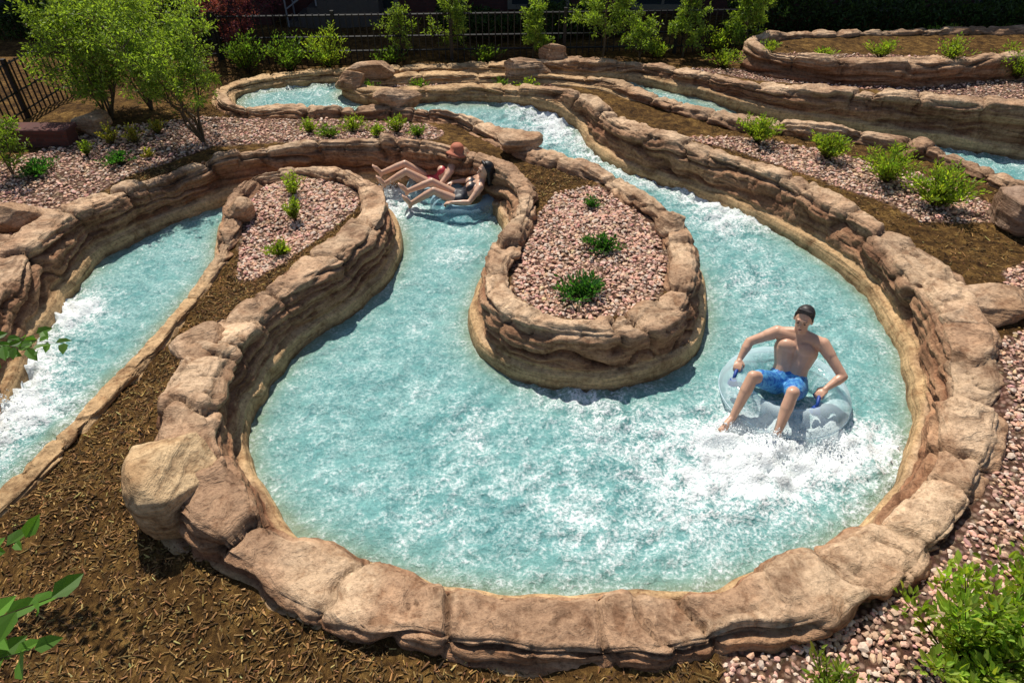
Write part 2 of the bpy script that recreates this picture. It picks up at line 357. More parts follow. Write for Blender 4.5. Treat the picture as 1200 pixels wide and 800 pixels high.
# ---------- mulch slivers ----------
q=rng.uniform([-6.5,1.5],[3.2,8.8],(105000,2));q=np.vstack([q,rng.uniform([3,4],[9,11],(14000,2))])
q=q[~inpoly(q,poly)];d=wdist(q);q=q[(d>.02)]
keep=np.ones(len(q),bool)
for g in gp: keep&=~inpoly(q,g)
q=q[keep];q=q[fbm(q[:,0]*3,q[:,1]*3,5,3)>rng.uniform(-.9,.2,len(q))];n=len(q)
BV=np.array([(-1,-1,-1),(1,-.6,-1),(1,.6,-1),(-1,1,-1),(-.9,-.8,1),(1.05,-.4,1),(1,.5,1),(-1,.9,1)])
BF=np.array([[0,3,2,1],[4,5,6,7],[0,1,5,4],[1,2,6,5],[2,3,7,6],[3,0,4,7]])
ln=rng.gamma(2.0,.0065,n)+.006
A=BV[None]*np.stack([ln,rng.uniform(.002,.007,n),rng.uniform(.0015,.004,n)],1)[:,None,:]
A=np.einsum('nij,nkj->nki',rotm(n,rng,.35),A)+np.stack([q[:,0],q[:,1],gz(q[:,0],q[:,1])+.022*fbm(q[:,0]*6,q[:,1]*6,0,4,.6)+rng.uniform(.001,.014,n)],1)[:,None]
cm=np.array([.23,.13,.046])*rng.gamma(2.8,.36,(n,1))*(1+rng.normal(0,.08,(n,3)))
mk("wood_mulch",A.reshape(-1,3),(np.arange(n)[:,None,None]*8+BF[None]).reshape(-1,4),MULCH,np.repeat(np.clip(cm,0.01,.5),8,axis=0),smooth=False)
# ---------- water ----------
xs=np.arange(-8.5,12.5,.033);ys=np.arange(1.8,17,.033);X,Y=np.meshgrid(xs,ys);pt=np.stack([X.ravel(),Y.ravel()],1)
ins=inpoly(pt,poly)
foamsp=[(905,518,.42,1.5),(965,528,.45,1.2),(850,520,.4,.8),(1010,520,.3,.8),(900,565,.35,.7),(720,495,.45,.6),(640,430,.3,.4),(690,465,.3,.7),(455,225,.32,1.8),(470,245,.3,1.4),(440,205,.3,1.1),(455,270,.25,.6),(880,330,.4,.6),(850,260,.45,1.),(900,255,.3,.9),
(830,230,.4,1.2),(790,215,.4,1.2),(740,200,.4,.9),(700,175,.5,1.),(650,155,.5,1.1),(620,140,.5,1.),(5,490,.5,1.7),(0,440,.35,1.4),(60,380,.4,1.3),(90,360,.3,.8),(50,430,.25,.8),(760,100,.9,.9),(1100,150,.9,1.2),(1180,155,.9,1.3),(1040,145,.7,1.),(345,108,.9,1.),
(700,640,.5,.45),(520,600,.5,.3),(850,590,.5,.5),(200,230,.6,.45),(240,210,.4,.55),(540,300,.3,.3),(780,560,.5,.55),(575,250,.25,.8),(560,500,.35,.4),(640,570,.4,.3)]
fo=np.zeros(X.size)
for u,v,r,s in foamsp:
    p=P(u,v);fo+=s*np.exp(-((pt[:,0]-p[0])**2+(pt[:,1]-p[1])**2)/r**2)
fo=np.clip(fo,0,1.7)
ed=np.full(X.size,1.);ii=np.where(ins)[0];ed[ii]=wdist(pt[ii])
Xr,Yr=X.ravel(),Y.ravel()
wx=Xr+.15*vn(Xr*1.1,Yr*1.1,3);wy=Yr+.15*vn(Xr*1.1,Yr*1.1,8)
hgt=wlev(Yr)+.024*fbm(wx*2.2,wy*2.2,0,2)+(.016+.035*fo)*(1-2.5*np.abs(fbm(wx*5.0,wy*5.0,1,3,.5)))+(.009+.02*fo)*fbm(Xr*13,Yr*13,2,2)
idx=np.arange(X.size).reshape(X.shape)
F=np.stack([idx[:-1,:-1],idx[:-1,1:],idx[1:,1:],idx[1:,:-1]],2).reshape(-1,4)
F=F[ins[F].any(1)];us=np.unique(F);rm=np.zeros(X.size,int);rm[us]=np.arange(len(us));F=rm[F]
def watermat():
    m,nt,b,o=newmat("aerated_water");tc=nt.nodes.new("ShaderNodeTexCoord");v=tc.outputs["Object"]
    n1=noise(nt,v,1.7,5,.6,.15);n2=noise(nt,v,9,5,.62,0);n3=noise(nt,v,33,4,.7,0);n4=noise(nt,v,4.2,6,.7,.3)
    f=attr(nt,"foam").outputs["Fac"];e=attr(nt,"edge").outputs["Fac"]
    ridge=mth(nt,'ABSOLUTE',mth(nt,'SUBTRACT',n4.outputs[0],.5))
    rid=mth(nt,'SUBTRACT',1.,mth(nt,'MULTIPLY',ridge,14.),True)
    base=ramp(nt,n1.outputs[0],[(.32,(.11,.31,.31)),(.5,(.175,.405,.395)),(.68,(.25,.48,.465))]).outputs[0]
    base=mixc(nt,base,ramp(nt,n3.outputs[0],[(.35,(.68,.75,.76)),(.65,(1.3,1.24,1.22))]).outputs[0],.85,'MULTIPLY')
    base=mixc(nt,base,ramp(nt,n2.outputs[0],[(.35,(.78,.83,.84)),(.65,(1.2,1.16,1.15))]).outputs[0],.8,'MULTIPLY')
    edge=ramp(nt,e,[(.15,(.26,.29,.17)),(.32,(.19,.36,.31)),(.7,(.175,.405,.395))])
    er=ramp(nt,e,[(.15,(.75,.75,.75)),(.65,(0,0,0))])
    base=mixc(nt,base,edge.outputs[0],er.outputs[0])
    brk=ramp(nt,n3.outputs[0],[(.38,(0,0,0)),(.62,(1,1,1))]).outputs[0]
    m1=mth(nt,'MULTIPLY',mth(nt,'MULTIPLY',rid,brk),mth(nt,'ADD',mth(nt,'MULTIPLY',f,.6),.22))
    k=mth(nt,'ADD',mth(nt,'MULTIPLY',n3.outputs[0],.45),mth(nt,'ADD',mth(nt,'MULTIPLY',n2.outputs[0],.25),mth(nt,'MULTIPLY',n4.outputs[0],.30)))
    k=mth(nt,'ADD',k,mth(nt,'MULTIPLY',f,.13))
    k=mth(nt,'ADD',k,mth(nt,'MULTIPLY',mth(nt,'SUBTRACT',n1.outputs[0],.5),.25))
    fm=ramp(nt,k,[(.52,(0,0,0)),(.58,(.22,.22,.22)),(.63,(.65,.65,.65)),(.69,(1,1,1))]).outputs[0]
    tot=mth(nt,'ADD',fm,m1,True)
    L(nt,mixc(nt,base,(.86,.90,.89),tot),b.inputs["Base Color"])
    rr=nt.nodes.new("ShaderNodeMapRange");rr.inputs[3].default_value=.12;rr.inputs[4].default_value=.4;L(nt,tot,rr.inputs[0]);L(nt,rr.outputs[0],b.inputs["Roughness"])
    b.inputs["IOR"].default_value=1.33
    p=bump(nt,n2.outputs[0],None,.6,.06);bump(nt,n3.outputs[0],b,.8,.024,p);return m
mk("river_water",np.stack([Xr,Yr,hgt],1)[us],F,watermat(),attrs={"foam":fo[us],"edge":ed[us]})
# ---------- boulders ----------
import bmesh
def boulder(u,v,z,sx,sy,sz,rot,seed,tone=(.50,.35,.23),name="boulder"):
    r=np.random.default_rng(seed)
    bm=bmesh.new();bmesh.ops.create_icosphere(bm,subdivisions=5,radius=1)
    V=np.array([x.co for x in bm.verts]);F=[[x.index for x in f.verts] for f in bm.faces];bm.free()
    V=np.sign(V)*np.abs(V)**.75
    for i in range(12):
        nn=r.normal(0,1,3);nn/=np.linalg.norm(nn);dd=r.uniform(.60,.86);s=V@nn;V=V-np.clip(s-dd,0,None)[:,None]*nn
    nrm=V/np.linalg.norm(V,axis=1)[:,None]
    V=V*np.array([sx,sy,sz]);c,s=math.cos(rot),math.sin(rot);V=V@np.array([[c,s,0],[-s,c,0],[0,0,1]])
    p=P(u,v,z);V=V+p
    x,y,zc=V.T;D=.04*fbm(x*3,y*3,zc*3+seed,4)+.03*fbm(x*2,y*2,zc*16,3)*np.abs(1-np.abs(nrm[:,2]))+.014*fbm(x*14,y*14,zc*14,3)
    V=V+nrm*D[:,None]
    a=sm(-.4,.5,fbm(x*2.5,y*2.5,zc*4,3))[:,None];col=np.array(tone)*(a*1.08+(1-a)*np.array([.75,.65,.57]))
    mk(name,V,F,ROCK,col)
boulder(214,562,.34,.37,.44,.40,.3,3,(.56,.40,.23))
boulder(1165,360,.52,.55,.28,.17,.1,4)
boulder(1192,255,.6,.34,.46,.32,.2,5,(.36,.25,.18))
boulder(788,264,.56,.17,.2,.18,.3,6)
boulder(278,248,.44,.17,.2,.18,.0,7)
boulder(608,168,.56,.34,.28,.22,.3,8)
boulder(236,405,.54,.26,.26,.14,.8,9)
boulder(108,147,.6,.28,.22,.2,.4,10)
boulder(410,96,.56,.3,.22,.24,.2,11)
boulder(467,117,.58,.42,.2,.18,.0,12)
boulder(20,258,.56,.42,.28,.24,.4,13)
boulder(-5,300,.5,.3,.26,.24,.2,14)
boulder(650,64,.65,.3,.25,.2,.1,15)
boulder(615,78,.6,.5,.2,.2,.1,16)
boulder(440,84,.58,.5,.2,.17,0,17)
boulder(1132,382,.50,.26,.32,.17,.3,18)
# ---------- plants ----------
def shrub(u,v,z,rad,h,n,ls,green,seed,name="shrub",asp=.4):
    r=np.random.default_rng(seed);m=MB()
    p=P(u,v,z);p=np.array([p[0],p[1],float(gz(np.array([p[0]]),np.array([p[1]]))[0])-.02])
    ns=max(9,int(14*rad/.25)+6);pos=[];dr=[];cl=[]
    for i in range(ns):
        a=r.uniform(0,2*math.pi);k=r.uniform(0,1)**.6
        tip=p+np.array([math.cos(a)*rad*k,math.sin(a)*rad*k,h*(1.05-.45*k*k)*r.uniform(.7,1.1)])
        mid=p+(tip-p)*.5+np.array([math.cos(a),math.sin(a),0])*rad*-.1*k+np.array([0,0,h*.08])
        tt=np.linspace(0,1,6)[:,None];c=(1-tt)**2*p+2*tt*(1-tt)*mid+tt**2*tip
        m.tube(c,np.linspace(.006,.0015,6)*(1+rad),(.09,.06,.03),4)
        nl=n//ns;t=r.uniform(.22,1.02,(nl,1));q=(1-t)**2*p+2*t*(1-t)*mid+t**2*tip
        off=r.normal(0,1,(nl,3));off/=np.linalg.norm(off,axis=1)[:,None];off[:,2]=np.abs(off[:,2])*.6
        spread=rad*.2*(.3+.7*r.random((nl,1)))
        pos.append(q+off*spread);dr.append(off+np.array([0,0,.35])+.35*(tip-p)/h)
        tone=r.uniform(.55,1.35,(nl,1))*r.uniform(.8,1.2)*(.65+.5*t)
        cl.append(np.array(green)*tone*(1+r.normal(0,.08,(nl,3))))
    pos=np.vstack(pos);dr=np.vstack(dr);n2=len(pos)
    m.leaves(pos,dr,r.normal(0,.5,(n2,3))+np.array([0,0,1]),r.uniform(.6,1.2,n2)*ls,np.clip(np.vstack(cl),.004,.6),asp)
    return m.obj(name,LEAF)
LG=(.24,.33,.045);MG=(.13,.22,.035);DG=(.05,.15,.035);YG=(.33,.31,.06)
sh=[(888,166,.36,.38,1300,.05,LG),(968,186,.3,.36,1100,.05,LG),(1040,214,.42,.46,1700,.05,LG),(1096,243,.44,.5,1900,.055,LG),
(692,240,.16,.12,240,.04,DG),(706,290,.24,.17,480,.05,DG),(680,343,.32,.17,640,.06,DG),
(345,250,.16,.3,520,.04,LG),(342,222,.17,.32,520,.04,LG),(326,286,.18,.18,400,.045,LG),
(47,206,.3,.16,600,.05,DG),(140,192,.26,.14,400,.05,DG),(133,172,.16,.34,360,.04,YG),(103,184,.14,.22,300,.04,LG),(160,170,.16,.28,340,.04,YG),(186,156,.16,.22,340,.04,YG),(175,185,.1,.14,150,.04,YG),
(363,150,.19,.2,340,.045,LG),(385,158,.19,.18,340,.045,MG),(413,148,.24,.24,400,.045,LG),(440,156,.17,.2,300,.045,LG),(466,150,.19,.28,360,.045,LG),(490,157,.19,.18,300,.045,MG),
(430,98,.25,.16,260,.05,MG),(490,94,.2,.14,200,.05,MG),(620,96,.24,.16,240,.05,LG),(585,94,.18,.14,160,.05,MG),
(1023,92,.34,.3,500,.05,LG),(1103,97,.38,.36,600,.05,LG),(1187,96,.55,.55,1100,.055,LG),(958,93,.2,.2,240,.05,LG),(895,86,.25,.2,240,.05,LG),(845,82,.4,.3,560,.05,LG),(875,80,.24,.3,280,.05,LG),
(1108,48,.6,.26,600,.06,LG),(1180,46,.5,.24,560,.06,MG),(1035,46,.3,.15,200,.06,MG),
(290,80,.45,.7,1100,.06,MG),(340,78,.45,.75,1100,.06,MG),(385,76,.45,.8,1300,.06,LG),(840,64,.35,.5,500,.06,LG),(770,68,.3,.35,350,.06,LG),(460,70,.4,.3,400,.06,MG),(570,66,.4,.35,400,.06,MG)]
for i,(u,v,r_,h,n,ls,g) in enumerate(sh): shrub(u,v,.47 if v>110 else .5,r_,h,n,ls,g,100+i)
shrub(1118,795,.25,.46,.8,3000,.062,(.26,.36,.05),200,asp=.5)
shrub(1215,730,.25,.5,.8,2200,.062,(.24,.34,.05),201,asp=.5)
shrub(965,822,.2,.26,.34,420,.06,(.22,.30,.05),202,asp=.3)
def tree(u,v,z,h,spread,nst,nleaf,ls,green,seed,name="young_tree",bark=(.16,.12,.08),trunk=.03,lowest=.25,lean=(0,0)):
    r=np.random.default_rng(seed);m=MB();p=P(u,v,z);p[2]=float(gz(p[:1],p[1:2])[0])-.03
    tw=[]
    for i in range(nst):
        a=2*math.pi*i/max(nst,1)+r.uniform(-.5,.5);k=r.uniform(.45,1.) if nst>1 else .08
        tip=p+np.array([math.cos(a)*spread*k+lean[0],math.sin(a)*spread*k+lean[1],h*r.uniform(.65,1.)])
        c=np.linspace(0,1,10)[:,None];mid=p+(tip-p)*np.array([.35,.35,.55]);cv=(1-c)**2*p+2*c*(1-c)*mid+c**2*tip
        cv[1:-1]+=r.normal(0,.012*h,(8,3));m.tube(cv,np.linspace(trunk*(1 if nst==1 else .75),.004,10),bark,7)
        nb=int(12 if nst>1 else 24)
        for j in range(nb):
            t=lowest+(1-lowest)*(j+r.random())/nb;f=t*9;i0=min(int(f),8);b0=cv[i0]+(cv[i0+1]-cv[i0])*(f-i0)
            a2=r.uniform(0,2*math.pi);ln=spread*(1.05-t*.7)*r.uniform(.4,.95)
            b1=b0+np.array([math.cos(a2)*ln,math.sin(a2)*ln,ln*r.uniform(.1,.9)])
            bb=np.linspace(0,1,6)[:,None];bc=b0+(b1-b0)*bb;bc[1:]+=r.normal(0,.03*ln+.01,(5,3));m.tube(bc,np.linspace(trunk*.3,.002,6),bark,5)
            for w_ in range(4):
                s0=bc[r.integers(2,6)];s1=s0+r.normal(0,.18,3)*spread*.9+np.array([0,0,.05*h]);tw.append((s0,s1));m.tube(np.stack([s0,s1]),[.003,.0015],bark,3)
            tw.append((bc[2],bc[5]))
    nt_=len(tw);per=nleaf//nt_;pos=[];dr=[];cl=[]
    for s0,s1 in tw:
        t=r.random((per,1));off=r.normal(0,1,(per,3));off/=np.linalg.norm(off,axis=1)[:,None]
        pos.append(s0+(s1-s0)*t+off*r.uniform(0,.09,(per,1))*spread);dr.append(off+.5*(s1-s0)/np.linalg.norm(s1-s0))
        cl.append(np.array(green)*r.uniform(.55,1.4,(per,1))*r.uniform(.7,1.25))
    pos=np.vstack(pos);n2=len(pos);m.leaves(pos,np.vstack(dr),r.normal(0,1,(n2,3))+np.array([0,0,.6]),r.uniform(.6,1.2,n2)*ls,np.vstack(cl),.4)
    return m.obj(name,LEAF)
TG=(.24,.34,.06)
tree(238,163,.5,2.0,.75,7,11000,.05,TG,300,lean=(-.35,.1),lowest=.34,trunk=.024)
tree(130,135,.5,1.8,1.0,7,11000,.055,TG,301,lowest=.2,lean=(.1,0),trunk=.025)
tree(175,120,.5,2.2,1.15,7,12000,.055,TG,302,lowest=.3,trunk=.025)
for i,(u,v,h,s,n) in enumerate([(705,70,1.7,.8,6000),(800,66,1.5,.6,4000),(868,66,1.4,.6,4000),(625,66,1.2,.45,2400),(530,66,1.4,.55,2600),(985,32,1.8,.5,1500),(750,68,.9,.5,1800),(470,66,1.1,.5,1500),(920,38,1.5,.6,1800)]):
    tree(u,v,.5,h,s,1,n,.055,TG,310+i,lowest=.15,trunk=.025)
tree(285,62,.5,1.9,1.0,4,8000,.055,(.22,.06,.09),330,name="plum_tree",lowest=.1)
tree(15,205,.5,1.0,.4,2,1000,.06,(.2,.3,.05),331,trunk=.015,lowest=.1)
# near sapling branches at lower left
def branch(pts_px,seed,ls,cnt,g=(.12,.27,.035)):
    r=np.random.default_rng(seed);m=MB()
    for pl in pts_px:
        c=np.array([P(u,v,z) for u,v,z in pl]);s=np.linspace(0,len(c)-1,14)
        cv=np.stack([np.interp(s,np.arange(len(c)),c[:,k]) for k in range(3)],1);m.tube(cv,np.linspace(.006,.0015,14),(.08,.07,.03),5)
        t=np.linspace(.25,1,cnt)*13;i0=np.minimum(t.astype(int),12);q=cv[i0]+(cv[i0+1]-cv[i0])*(t-i0)[:,None]
        T=cv[i0+1]-cv[i0];T/=np.linalg.norm(T,axis=1)[:,None];sdv=np.cross(T,[0,0,1.])*np.where(np.arange(cnt)%2,1,-1)[:,None]
        d=T*.7+sdv+np.array([0,0,-.25])+r.normal(0,.3,(cnt,3));m.leaves(q,d,r.normal(0,.3,(cnt,3))+np.array([0,-.5,1]),r.uniform(.6,1.15,cnt)*ls,np.array(g)*r.uniform(.6,1.3,(cnt,1))*np.array([[1,1,1]]),.55)
    return m.obj("sapling",LEAF)
branch([[(-260,900,.3),(-120,820,1.6),(-20,730,2.6),(60,700,2.85)],[(-260,900,.3),(-140,850,1.6),(-30,780,2.5),(40,760,2.7)],[(-260,900,.3),(-150,800,1.4),(-40,660,2.0),(30,630,2.1)]],400,.105,15)
branch([[(-300,700,.2),(-150,520,1.2),(-30,395,1.7),(75,402,1.75)],[(-300,700,.2),(-160,540,1.2),(-40,420,1.6),(50,388,1.7)],[(-300,700,.2),(-160,540,1.2),(-30,400,1.7),(45,410,1.8)],[(-300,700,.2),(-160,540,1.2),(-30,430,1.6),(30,400,1.7)]],401,.10,26,(.09,.2,.03))
# ---------- fence, building, stairs ----------
def fence(a,b,h,name="metal_fence",sp=.12,z=.5):
    m=MB();a=np.array(a,float);b=np.array(b,float);Ln=np.linalg.norm(b-a);d=(b-a)/Ln;n=int(Ln/sp)
    for i in range(n+1):
        p=a+d*sp*i;post=i%18==0;w=.03 if post else .009
        m.box((p[0]-w,p[1]-w,z-.1),(p[0]+w,p[1]+w,z+h+(.08 if post else .03)),(.02,.02,.02))
    for zz_ in(.12,h*.5,h):
        c=np.array([[*a,z+zz_],[*b,z+zz_]]);m.tube(c,.018,(.02,.02,.02),4)
    return m.obj(name,PAINTM)
fa=P(262,70,.5);fb=P(885,60,.5)
fence(fa[:2],fb[:2],.75)
fc=P(-80,210,.5);fd=P(110,90,.5)
fence(fc[:2],fd[:2],.8);fence(fd[:2],fa[:2],.75)
def brick(name,c1,c2,mo,scale):
    m,nt,b,o=newmat(name);tc=nt.nodes.new("ShaderNodeTexCoord");mp=nt.nodes.new("ShaderNodeMapping");mp.inputs["Rotation"].default_value=(math.radians(90),0,0);L(nt,tc.outputs["Object"],mp.inputs[0])
    br=nt.nodes.new("ShaderNodeTexBrick");L(nt,mp.outputs[0],br.inputs[0]);br.inputs["Scale"].default_value=scale;br.inputs["Color1"].default_value=(*c1,1);br.inputs["Color2"].default_value=(*c2,1);br.inputs["Mortar"].default_value=(*mo,1);br.inputs["Mortar Size"].default_value=.015
    L(nt,br.outputs[0],b.inputs["Base Color"]);b.inputs["Roughness"].default_value=.9;bump(nt,br.outputs["Fac"],b,-.4,.01);return m
BR=brick("red_brick",(.12,.038,.028),(.08,.028,.022),(.07,.045,.04),4.5)
flat=colmat("painted_trim",.6,15,.15,.1,.003)
bld=empty("brick_building")
m=MB()
for x0,x1,yb in[(-16,-5.2,15.8),(-5.2,-1.0,16.4),(-1.0,6.0,16.8),(6.0,18,16.6)]:
    m.box((x0,yb,.3),(x1,yb+5,3.5))
m.obj("walls",BR,parent=bld)
m=MB();m.box((-16.5,15.6,3.5),(18.5,22.2,3.75),(.06,.05,.05));m.obj("shade_roof",flat,parent=bld)  # unseen from the camera; overhang added to shade the strip behind the fence
m=MB();g=MB()
for x,yb in[(-14,15.8),(-11,15.8),(-8,15.8),(-3.2,16.4),(.6,16.8),(3.4,16.8),(8,16.6),(11,16.6),(14,16.6)]:
    m.box((x-.7,yb-.06,.62),(x+.7,yb-.003,.72),(.2,.17,.13));m.box((x-.7,yb-.06,2.7),(x+.7,yb-.003,2.8),(.2,.17,.13))
    m.box((x-.7,yb-.05,.72),(x-.6,yb-.003,2.7),(.2,.17,.13));m.box((x+.6,yb-.05,.72),(x+.7,yb-.003,2.7),(.2,.17,.13));m.box((x-.03,yb-.04,.72),(x+.03,yb-.003,2.7),(.2,.17,.13))
    g.box((x-.6,yb-.02,.72),(x-.03,yb-.002,2.7),(.02,.03,.035));g.box((x+.03,yb-.02,.72),(x+.6,yb-.002,2.7),(.02,.03,.035))
m.obj("window_frames",flat,parent=bld);g.obj("window_glass",PAINTM,parent=bld)
def hedge(x0,x1,y,d,h,n,seed):
    r=np.random.default_rng(seed);m=MB();k=int((x1-x0)/.35)
    for i in range(k):
        x=x0+.35*i+r.uniform(-.1,.1)
        for j in range(3):
            t_=np.array([x+r.normal(0,.15),y+r.normal(0,d*.3),.45+h*r.uniform(.7,1)]);m.tube(np.array([[x,y,.45],t_]),[.012,.003],(.06,.045,.03),4)
    q=r.uniform([x0,y-d/2,.5],[x1,y+d/2,.5],(n,3));top=h*(.75+.3*vn(q[:,0]*1.5,q[:,1]*1.5,seed));q[:,2]=.5+top*r.random(n)**.6
    q[:,1]+=.15*vn(q[:,0]*2,q[:,2]*2,seed);dd=r.normal(0,1,(n,3))+[0,-.3,.4]
    c=np.array([.06,.10,.028])*r.uniform(.4,1.5,(n,1));m.leaves(q,dd,r.normal(0,1,(n,3)),r.uniform(.06,.11,n),c,.45);return m.obj("hedge",LEAF)
hedge(-10.5,-5.8,14.8,.5,.9,6000,1);hedge(-1.5,2.2,15.0,.6,.7,5000,2);hedge(4.5,13,15.2,.6,.9,9000,3)
st=MB();b0=P(335,36,.5)
for i in range(9):
    st.box((b0[0]+i*.22,b0[1]+.3,.4),(b0[0]+(i+1)*.22-.003,b0[1]+.9,.6+.14*i),(.10,.085,.075))
st.obj("concrete_stairs",flat)
rl=MB()
for yy in(b0[1]+.28,b0[1]+.85):
    rl.tube(np.array([(b0[0],yy,1.15),(b0[0]+2,yy,2.4)]),.022,(.3,.3,.31),8)
    rl.tube(np.array([(b0[0],yy,.85),(b0[0]+2,yy,2.1)]),.015,(.3,.3,.31),8)
    for i in range(0,10,3): rl.tube(np.array([(b0[0]+i*.22,yy,.5+.14*i),(b0[0]+i*.22,yy,1.17+.137*i)]),.018,(.3,.3,.31),8)
rl.obj("handrail",PAINTM)
lw=MB();a=P(-200,200,.5);b_=P(95,168,.5)
lw.box((a[0],b_[1]-.1,.3),(b_[0]-.1,b_[1]+.15,.68));lw.box((a[0],b_[1]-.13,.683),(b_[0]-.07,b_[1]+.18,.74));lw.obj("brick_wall",BR)
# ---------- people ----------
def skinmat(name,c):
    m,nt,b,o=newmat(name);tc=nt.nodes.new("ShaderNodeTexCoord");n=noise(nt,tc.outputs["Object"],12,3)
    L(nt,ramp(nt,n.outputs[0],[(.3,tuple(x*.88 for x in c)),(.7,tuple(x*1.08 for x in c))]).outputs[0],b.inputs["Base Color"])
    b.inputs["Roughness"].default_value=.38;b.inputs["Subsurface Weight"].default_value=.1;b.inputs["Subsurface Radius"].default_value=(.02,.008,.004);return m
def plain(name,c,rough=.6,c2=None,scale=14):
    m,nt,b,o=newmat(name);tc=nt.nodes.new("ShaderNodeTexCoord");n=noise(nt,tc.outputs["Object"],scale,3,.5,1.5)
    c2=c2 or tuple(x*.75 for x in c)
    L(nt,ramp(nt,n.outputs[0],[(.46,c),(.56,c2)]).outputs[0],b.inputs["Base Color"]);b.inputs["Roughness"].default_value=rough;return m
class Body:
    def __init__(s):s.V=[];s.F=[];s.n=0
    def _add(s,V,F):
        s.V.append(V);s.F+=[[i+s.n for i in f] for f in F];s.n+=len(V)
    def cap(s,A,B,ra,rb,k=14):
        A=np.asarray(A,float);B=np.asarray(B,float);ax=B-A;Ln=np.linalg.norm(ax)+1e-6;ax=ax/Ln
        ref=np.array([0,0,1.]) if abs(ax[2])<.9 else np.array([1.,0,0]);U=np.cross(ax,ref);U/=np.linalg.norm(U);W=np.cross(ax,U)
        rings=[]
        for t in np.linspace(-math.pi/2,0,6)[1:]:rings.append((ra*math.sin(t),ra*math.cos(t)))
        for t in np.linspace(0,math.pi/2,6)[:-1]:rings.append((Ln+rb*math.sin(t),rb*math.cos(t)))
        a=np.arange(k)*2*math.pi/k;V=[A-ax*ra]
        for z,r in rings:
            for q in a:V.append(A+ax*z+r*(U*math.cos(q)+W*math.sin(q)))
        V.append(B+ax*rb);n=len(rings);F=[[0,1+(j+1)%k,1+j] for j in range(k)]
        for i in range(n-1):
            for j in range(k):F.append([1+i*k+j,1+i*k+(j+1)%k,1+(i+1)*k+(j+1)%k,1+(i+1)*k+j])
        e=len(V)-1;F+=[[e,1+(n-1)*k+j,1+(n-1)*k+(j+1)%k] for j in range(k)]
        s._add(np.array(V),F)
    def ell(s,c,R,X,Y,Z,k=20):
        V=[];F=[];n=12
        V.append((0,0,-1))
        for i in range(1,n):
            t=-math.pi/2+math.pi*i/n
            for j in range(k):q=2*math.pi*j/k;V.append((math.cos(t)*math.cos(q),math.cos(t)*math.sin(q),math.sin(t)))
        V.append((0,0,1));V=np.array(V)
        F=[[0,1+(j+1)%k,1+j] for j in range(k)]
        for i in range(n-2):
            for j in range(k):F.append([1+i*k+j,1+i*k+(j+1)%k,1+(i+1)*k+(j+1)%k,1+(i+1)*k+j])
        e=len(V)-1;F+=[[e,1+(n-2)*k+j,1+(n-2)*k+(j+1)%k] for j in range(k)]
        M=np.stack([np.asarray(X)*R[0],np.asarray(Y)*R[1],np.asarray(Z)*R[2]]);s._add(V@M+np.asarray(c),F)
    def done(s,name,mat,vox,parent,it=4):
        ob=mk(name,np.vstack(s.V),s.F,mat,parent=parent)
        r=ob.modifiers.new("r",'REMESH');r.mode='VOXEL';r.voxel_size=vox;r.use_smooth_shade=True
        q=ob.modifiers.new("s",'SMOOTH');q.iterations=it;q.factor=.5;return ob
def nz(v):v=np.asarray(v,float);return v/np.linalg.norm(v)
